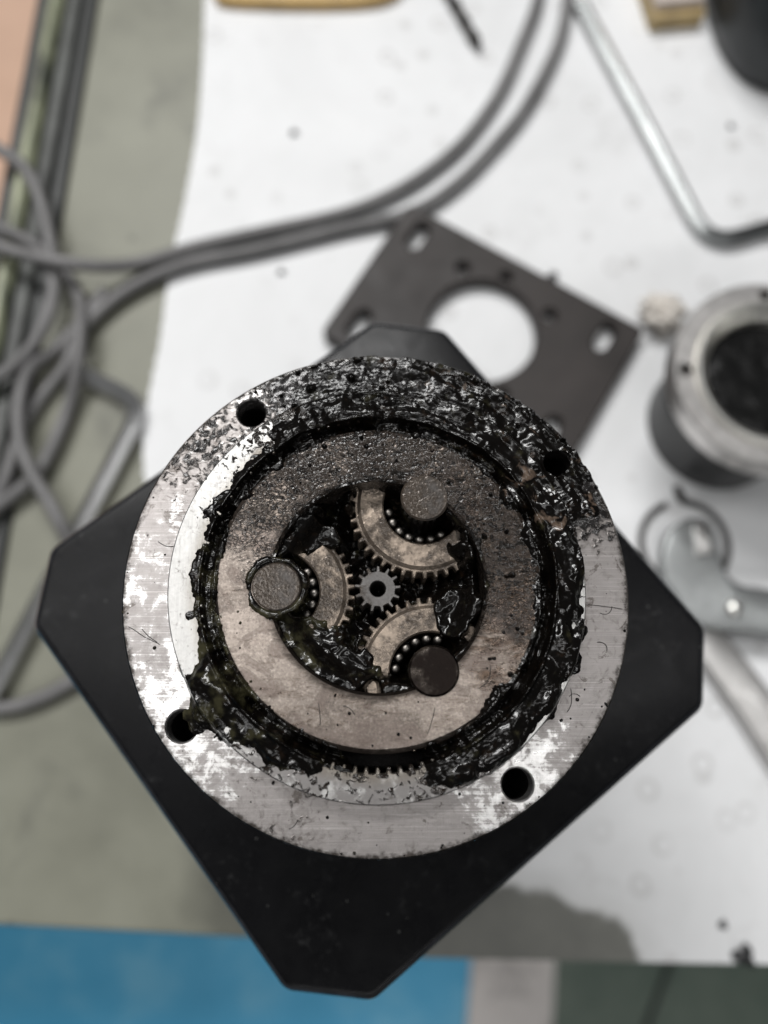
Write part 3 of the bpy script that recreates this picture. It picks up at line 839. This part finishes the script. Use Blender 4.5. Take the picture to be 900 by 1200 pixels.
# collar of grease round the left pin
px, py = pins[1]
g = G(); n = 90; random.seed(4)
prof = []
ring = []
for i in range(n):
    a = 2 * math.pi * i / n
    wv = 0.22 * math.sin(3 * a + 1) + 0.14 * math.sin(7 * a) + 0.1 * random.uniform(-1, 1)
    rr = []
    for q in range(9):
        tt = math.pi * q / 8
        rr.append((px + (3.18 + wv * .4 - (0.42 + .5 * wv) * math.cos(tt)) * math.cos(a), py + (3.18 + wv * .4 - (0.42 + .5 * wv) * math.cos(tt)) * math.sin(a), ZC - 0.12 + (0.42 + .5 * wv) * math.sin(tt)))
    ring.append(rr)
ring.append(ring[0])
tag(g.loops(ring, False, False).build('grease_collar', M['grease'], gm, 80), kind='stuff')
# fine dark fibres lying on the metal
g = G(); random.seed(9)
def fibre(r0, a0, length, heading, curl, z):
    x, y = r0 * math.cos(rad(a0)), r0 * math.sin(rad(a0)); h = rad(heading); P = []
    for k in range(14):
        P.append((x, y, z)); h += curl / 14 + random.uniform(-.12, .12)
        x += math.cos(h) * length / 14; y += math.sin(h) * length / 14
    g.tube(P, 0.042, 5)
for f in ((25.0, -4, 4.5, -4, .15, H + .06), (26.5, -6, 2.2, -30, 2.2, H + .06), (29.3, -171, 4.6, -25, .3, H + .06), (26.0, -33, 3.0, 40, 1.6, H + .06), (27.8, -170, 2.6, -50, .6, H + .06),
          (17.5, -72, 3.2, 60, .3, ZC + .06), (15.5, -36, 3.6, -80, -1.4, ZC + .06), (17.0, -112, 2.6, 90, .2, ZC + .06), (26.5, -28, 1.6, 120, 2.0, H + .06), (23.6, 128, 2.4, -80, .8, ZR + .06),
          (27.8, -15, 2.0, 60, 2.5, H + .06), (26.8, 168, 2.2, -40, 1.2, H + .06), (28.5, -110, 1.6, 10, 1.0, H + .06), (14.8, -100, 1.8, 120, .8, ZC + .06)):
    fibre(*f)
tag(g.build('fibres', M['tooth_dark'], gm, 80), kind='stuff')

# ================================================================== THINGS ON THE BENCH
# ---- slotted bracket
M['bracket'] = simple("dark_brown_grey_bracket_paint", (0.027, 0.0225, 0.021), 0.5, 0.0, 0.3, 0.05, 0.05, 1.0, 0.3)
Abr = Vector((13.3, 152.9)); U = Vector((.859, -.512)); V = Vector((-.515, -.857))
br_ = empty('slotted_bracket', (35.8, 107.4, 0), "dark rectangular mounting plate with a large round hole and corner slots", 'bracket', math.atan2(U.y, U.x))
outer = round_poly([(-42.7, -27.6), (44.2, -27.6), (44.2, 27.6), (-42.7, 27.6)], 2.5, 5)
hl = [circle(17.4, 80)]
for sx in (-1, 1):
    for sy in (-1, 1):
        hl.append(slot(sx * 34.2, sy * 18.5, 5.6, 2.4, rad(90)))
        hl.append(circle(1.9, 24, sx * 14.1, sy * 14.1 * 1.0 + (0 if True else 0)))
hl.append(circle(1.9, 24, -2.5, 20.6))
hl = [h for h in hl]
# keep the four screw holes clear of the big opening
hl = [h if len(h) != 24 or math.hypot(sum(p[0] for p in h) / 24, sum(p[1] for p in h) / 24) > 20.3 else [(x * 1.13, y * 1.13) for x, y in h] for h in hl]
me = plate_with_holes(outer, hl, 1.0, 6.0, 0.6); me.materials.append(M['bracket'])
link('plate', me, br_)
G().tube([(10.2, 26.8, 3.6), (10.2, 29.0, 3.6), (10.2, 29.3, 3.6), (10.2, 31.0, 3.6)], [1.9, 1.9, 1.4, 1.3], 18).build('set_screw', M['black_paint'], br_)

# ---- cables
M['cable'] = simple("grey_cable_sheath", (0.15, 0.147, 0.147), 0.5, 0, 0.3, 0.06, 0.05, 1.5)
def cable(pts, zs, r, label):
    n = len(pts)
    zz = np.interp(np.linspace(0, 1, n), np.linspace(0, 1, len(zs)), zs)
    P = spline([(x, y, z) for (x, y), z in zip(pts, zz)], 2.5)
    return tag(G().tube(P, r, 14).build('cable', M['cable'], None, 80), label, 'cable', 'grey cables')
cable([(66.5, 268), (62.5, 250.5), (59.3, 235.3), (53.8, 220.3), (44.9, 198.6), (32.6, 179.3), (20.7, 167.3), (7.8, 157.9), (-9.1, 149.8), (-36.8, 142.1), (-55.9, 136.8), (-72.0, 131.0), (-82.5, 126.5), (-93.2, 125.1), (-107.0, 127.9), (-118.2, 131.7), (-129.7, 137.0)],
      [3.4] * 12 + [8, 12, 12, 12, 12], 2.1, "grey cable sweeping from the upper edge, upper one of the pair, over the rail")
cable([(72.2, 268), (72.2, 249.7), (70.9, 238.3), (66.6, 219.7), (54.9, 194.5), (42.5, 177.0), (29.2, 161.8), (13.4, 150.4), (-9.0, 144.2), (-36.5, 136.0), (-59.5, 130.2), (-76.4, 121.1), (-87.1, 110.8), (-91.4, 102.6), (-94.0, 93.9), (-99.6, 85.3), (-104.9, 74.1), (-108.1, 57.9), (-112.5, 42.2)],
      [3.4] * 14 + [3, 3, 3.2, 3.2, 3.2], 2.1, "grey cable sweeping from the upper edge, nearer the hex key, turning down among the loops")
cable([(-129.2, 173.3), (-120.3, 167.6), (-111.3, 160.7), (-105.3, 149.8), (-101.2, 135.9), (-98.6, 120.9), (-99.0, 109.1), (-102.7, 99.0), (-107.8, 91.9), (-116.1, 86.2)],
      [9.5, 9.6, 9.6, 9.6, 8, 7.5, 8, 8, 8, 8], 2.1, "grey cable loop crossing the pale rail highest up")
cable([(-124.9, 141.6), (-116.6, 138.7), (-106.8, 134.6), (-98.2, 127.8), (-92.1, 118.9), (-88.9, 107.3), (-88.5, 94.5), (-90.5, 83.3), (-93.1, 73.7), (-95.6, 66.0), (-98.9, 59.1), (-106.6, 51.2), (-113.3, 46.0)],
      [9.6, 9.6, 7, 4, 3.5, 8, 8, 4.5, 4, 4, 4, 4, 4], 2.1, "grey cable loop bending down beside the short arm of the left hex key")
cable([(-84, 121), (-91.4, 108.4), (-98.4, 99.6), (-102.8, 90.9), (-104.2, 79.7), (-103.0, 68.7), (-99.0, 59.3), (-93.0, 50.1), (-87.7, 41.1), (-78.8, 24.7), (-74.1, 12.4), (-76.9, 2.8), (-84.5, -2.4), (-92.6, -6.6), (-101.7, -9.0), (-111.2, -8.0)],
      [2.6, 2.6, 2.6, 8, 9, 9, 9, 8.5, 8, 3, 2.6, 2.6, 2.6, 2.6, 2.6, 2.6], 2.1, "grey cable loop passing under the black flange's left corner")

# ---- hex keys
M['chrome_lit'] = simple('lit_chrome_steel', (0.66, 0.66, 0.66), 0.34, 1.0, 0.12, 0.1, 0.02, 2.0)  # same chrome, with the left key's brighter reflection put into the colour
M['chrome'] = simple("dull_chrome_steel", (0.27, 0.28, 0.28), 0.30, 1.0, 0.15, 0.1, 0.02, 2.0)
def hexkey(pts, z, r, label, rnd):
    P2 = []
    for i, p in enumerate(pts):
        P2.append((p[0], p[1], z))
    P = spline(P2, 2.0)
    return tag(G().tube(P, r, 6).build('hex_key', M['chrome_lit'] if rnd else M['chrome'], None, 40), label, 'hex key', 'hex keys')
hexkey([(-89.4, 92.2), (-82.0, 88.6), (-76.5, 85.9), (-73.0, 83.6), (-71.0, 80.4), (-71.6, 75.5), (-74.5, 67.5), (-85.2, 41.1), (-94.2, 20.2), (-106.4, -9.0)], ZT + 2.6, 2.85, "chrome hex key lying half under the black flange at left", 1)
hexkey([(75.2, 237.7), (81.9, 220.5), (95.6, 185.1), (106.5, 156.0), (109.2, 149.3), (112.6, 144.8), (117.8, 143.0), (123.5, 144.0), (132.6, 147.0), (150.7, 152.8)], ZT + 2.5, 2.75, "long chrome hex key at upper right with its bend near the round gear stage", 0)

# ---- second gear stage
M['dull_alloy'] = simple("dull_turned_alloy", (0.62, 0.60, 0.585), 0.36, 1.0, 0.2, 0.15, 0.05, 1.5)
M['bright_alloy'] = simple("bright_turned_alloy", (0.85, 0.84, 0.80), 0.36, 1.0, 0.15, 0.12)
g2 = empty('gear_stage', (109, 78.3, ZT), "round greasy gear stage with bright flange, cut by the photo's right edge", 'gear housing')
hl = [circle(21.5, 120)] + [circle(1.7, 24, 23.6 * math.cos(rad(a)), 23.6 * math.sin(rad(a))) for a in (178, 88, -2, -92)]
me = plate_with_holes(circle(27.0, 160), hl, 32, 39.2, 0.4); me.materials.append(M['dull_alloy'])
link('flange', me, g2)
G().lathe([(21.45, 38.9), (21.0, 40.4), (20.0, 40.4), (17.0, 36.6), (16.7, 30)], 120).build('bore_rim', M['bright_alloy'], g2)
G().lathe([(0.01, 31.9), (25.5, 31.9), (25.5, 27.0), (21.5, 25.5), (21.5, 0.6), (20.9, 0.0), (0.01, 0)], 120).build('body', M['black_paint'], g2)
gx = np.arange(-16.9, 16.91, 0.25)
X3, Y3 = np.meshgrid(gx, gx)
Z3 = 33.4 + 0.3 * fbm(X3, Y3, 6.0, 2, 71, .4) + 0.10 * np.clip(np.cos(np.hypot(X3, Y3) * 1.0) * np.cos(6 * np.arctan2(Y3, X3)), 0, 1)
tag(link('pit_grease', grid_mesh('pit_grease', X3, Y3, Z3, (np.hypot(X3, Y3) < 16.85)[:-1, :-1], M['deep_wet']), g2), kind='stuff')

# ---- crumpled tissue beside it
M['tissue'] = simple("off_white_tissue", (0.66, 0.62, 0.57), 0.8, 0, 0.15, 0.3, 0.2, 1.0)
bm = bmesh.new(); bmesh.ops.create_icosphere(bm, subdivisions=5, radius=1)
for v in bm.verts:
    c = np.array(v.co)
    nx = float(fbm(np.array([c[0] * 3 + c[2] * 2.1]), np.array([c[1] * 3 - c[2] * 1.3]), 1.1, 4, 81, .6)[0])
    k = 1 + 0.55 * nx
    v.co = Vector((c[0] * 6.2 * k, c[1] * 5.4 * k, max(-1.0, c[2] * 1.0 * k) * 4.0)) * S
me = bpy.data.meshes.new('crumpled_tissue'); bm.to_mesh(me); bm.free(); me.shade_smooth(); me.materials.append(M['tissue'])
tag(link('crumpled_tissue', me, None, (93.8, 114.3, ZT + 4.0)), "small crumpled off-white tissue between bracket corner and round gear stage", 'tissue')

# ---- retaining ring
M['black_spring'] = simple("black_spring_steel", (0.03, 0.027, 0.025), 0.35, 0.5, 0.3, 0.3)
P = [(95.6 + 13.2 * math.cos(rad(a)), 39.5 + 13.2 * math.sin(rad(a)), ZT + 1.1) for a in range(-250, 83, 6)]
rr_ = empty('retaining_ring', (95.6, 39.5, ZT), "thin dark spring ring lying under the plier jaw", 'ring')
G().tube([(x - 95.6, y - 39.5, z - ZT) for x, y, z in P], 0.95, 10).build('wire', M['black_spring'], rr_, 60)
G().tube([(1.8, 13.1, 1.1), (0.2, 14.0, 1.6), (-0.8, 16.5, 2.0), (-1.2, 18.0, 2.0)], [1.0, 1.3, 1.4, 1.0], 10).build('end_tab', M['black_spring'], rr_, 60)
# ---- pliers
M['brushed'] = simple("brushed_plier_steel", (0.30, 0.31, 0.31), 0.36, 1.0, 0.2, 0.08, 0.03, 1.5)
M['brushed_light'] = simple("light_plier_steel", (0.50, 0.49, 0.48), 0.36, 1.0, 0.15, 0.08)
pli = empty('pliers', (104.5, 18.8, ZT), "silver riveted pliers reaching in from the right beside the black flange", 'pliers')
def flat(name, loop, z0, z1, mat, bev=1.0):
    return bevel_prism(G(), [(x - 104.5, y - 18.8) for x, y in loop], z0, z1, bev, 3).build(name, mat, pli, 40)
jaw = [(86.0, 25.5), (92.0, 16.0), (100.0, 12.6), (118, 10.6), (170, 1.0), (170, 15.0), (117, 24.2), (107.5, 25.6), (103.0, 30.5), (101.5, 41.5), (98.0, 45.2), (92.8, 44.9), (87.6, 40.5), (85.5, 33.0)]
flat('upper_arm', [(p.x, p.y) for p in spline([(x, y, 0) for x, y in jaw + [jaw[0]]], 1.2)][:-1], 5.4, 10.2, M['brushed'], 0.8)
flat('jaw_insert', [(94.8, 34.0), (99.8, 34.6), (98.6, 43.6), (95.2, 43.4)], 10.3, 11.4, M['brushed_light'], 0.4)
low = [(90, 21.5), (97.5, 17.5), (104, 12.0), (113, -1.0), (150, -60), (136, -66), (104.5, -9.5), (96, 4.0), (88, 14.5)]
flat('lower_arm', low, 0.2, 5.2, M['brushed_light'], 1.0)
G().lathe([(0.01, 1.7), (1.4, 1.45), (2.3, 0.7), (2.6, 0)], 28).build('rivet', M['bright_alloy'], pli, 60, (0, 0, 10.1))

# ---- drill bit at the top
g = G()
P0 = Vector((24.0, 250.5, ZT + 2.1)); P1 = Vector((39.2, 216.6, ZT + 2.1)); d = (P1 - P0).normalized(); sd = Vector((-d.y, d.x, 0)); up = Vector((0, 0, 1))
rings = []; L_ = (P1 - P0).length
for i in range(60):
    t = i / 59; rr = []; tw = t * L_ * 0.42
    for k in range(20):
        a = 2 * math.pi * k / 20; q = abs(math.sin(a))
        r = 2.0 * (1 if t < .9 else 1 - (t - .9) * 9.0)
        r *= 0.62 + 0.38 * min(1, abs(math.cos(a)) * 1.3) if t > .25 else 1.0
        rr.append(tuple(P0 + d * (L_ * t) + (sd * math.cos(a + tw) + up * math.sin(a + tw)) * r))
    rings.append(rr)
tag(g.loops(rings).build('drill_bit', M['black_spring'], None, 50), "short black twist drill bit lying at the top edge", 'drill bit')

# ---- strip of amber board, tan block, black tool at the top edge
M['amber'] = simple("amber_board", (0.50, 0.33, 0.12), 0.5, 0, 0.2, 0.08)
loop = [(p.x, p.y) for p in spline([(x, y, 0) for x, y in [(-56.5, 240), (-54.5, 236.5), (-51.0, 234.4), (-25.0, 233.9), (-3.0, 235.2), (8.0, 238.5), (10, 246), (-20, 262), (-50, 256), (-56.5, 240)]], 2.0)][:-1]
tag(bevel_prism(G(), loop, ZT, ZT + 4.0, 1.0).build('amber_board', M['amber'], None, 40), "thin amber board with rounded edge at the top of the sheet", 'board')
M['tan'] = simple("tan_wood", (0.42, 0.31, 0.15), 0.6, 0, 0.3, 0.1, 0.1, 0.6)
M['tan_top'] = simple("pinkish_worn_wood", (0.50, 0.43, 0.38), 0.6, 0, 0.15, 0.1)
tb = empty('wood_block', (108, 241.5, ZT), "small tan wooden block at the top edge right of the hex key", 'block', rad(8))
bevel_prism(G(), [(-9.6, -12), (9.2, -12), (10.5, 12), (-10.5, 12)], 0, 6.5, .8).build('block', M['tan'], tb)
bevel_prism(G(), [(-9.0, -9.2), (8.6, -9.2), (9.8, 11.5), (-9.8, 11.5)], 6.55, 9.6, .6).build('pad', M['tan_top'], tb)
M['dark_plastic'] = simple("blue_black_plastic", (0.016, 0.019, 0.021), 0.4, 0, 0.4, 0.1)
M['grey_plastic'] = simple("warm_grey_plastic", (0.075, 0.07, 0.066), 0.5, 0, 0.2, 0.1)
bt = empty('power_tool', (150, 226, ZT), "black rounded power tool end in the upper right corner", 'tool')
loop = [(p.x - 150, p.y - 226) for p in spline([(x, y, 0) for x, y in [(121.5, 262), (120.6, 246), (121.5, 231), (124.5, 218), (130, 208), (138, 202.5), (150, 200), (172, 204), (182, 226), (176, 256), (150, 274), (128, 272), (121.5, 262)]], 3.0)][:-1]
rings = []
for z, i in ((0, 3), (1.5, .6), (8, 0), (20, .6), (27, 2.5), (32, 6), (34.5, 10)):
    l = inset(loop, i); rings.append([(x, y, z) for x, y in l])
G().loops(rings).build('body', M['dark_plastic'], bt, 60)
bevel_prism(G(), [(x, y) for x, y in round_poly([(-13, -15.5), (15, -17), (18, 2), (-6, 6)], 3)], 33.0, 38.5, 1.6).build('grip_pad', M['grey_plastic'], bt)
for k, (x, y) in enumerate(((-12.5, 14), (-6, 18))):
    G().lathe([(0.01, 1.2), (1.6, 1.0), (2.2, 0)], 20).build('button', M['grey_plastic'], bt, 60, (x, y, 34.4))

# ---- crumbs on the sheet and the bench
def crumb(x, y, r, z, label, seed):
    bm = bmesh.new(); bmesh.ops.create_icosphere(bm, subdivisions=3, radius=1)
    rnd = random.Random(seed); ax = [Vector((rnd.uniform(-1, 1), rnd.uniform(-1, 1), rnd.uniform(-1, 1))) for _ in range(6)]
    for v in bm.verts:
        k = 1 + sum(.16 * math.sin(4 * v.co.dot(a)) for a in ax)
        v.co = Vector((v.co.x * r * k, v.co.y * r * k, v.co.z * r * .5 * k)) * S
    me = bpy.data.meshes.new('grease_crumb'); bm.to_mesh(me); bm.free(); me.shade_smooth(); me.materials.append(M['black_paint'])
    tag(link('grease_crumb', me, None, (x, y, z + r * .4)), label, 'crumb', 'dark crumbs on the bench')
crumb(-25.6, 182.7, 1.1, ZT, "dark crumb on the white sheet above the pair of cables", 1)
crumb(-28.4, 129.8, 1.0, ZT, "dark crumb on the white sheet just below the pair of cables", 2)
crumb(96.7, -65.8, 1.1, ZT, "dark crumb on the white sheet at lower right", 3)
crumb(101.9, -73.4, 2.6, ZT, "large dark crumb on the sheet's front edge at lower right", 4)
crumb(125.8, 189, .9, ZT, "dark crumb between the long hex key and the power tool", 5)

# ---- cardboard box on the floor beyond the bench's left edge
M['card'] = simple("peach_cardboard", (0.56, 0.37, 0.27), 0.75, 0, 0.12, 0.01)
cb = empty('cardboard_box', (-330, 300, -746), "peach coloured box top seen past the bench rail in the upper left corner", 'box')
G().loops([[(-200, -330, z), (190, -330, z), (190, 330, z), (-200, 330, z)] for z in (0.2, 560)]).build('carton', M['card'], cb)
for s_ in (-1, 1):
    x0, x1 = (-199, -6) if s_ < 0 else (-4, 189)
    G().box(x0, x1, -329, 329, 560.5, 563.5).build('flap', M['card'], cb)
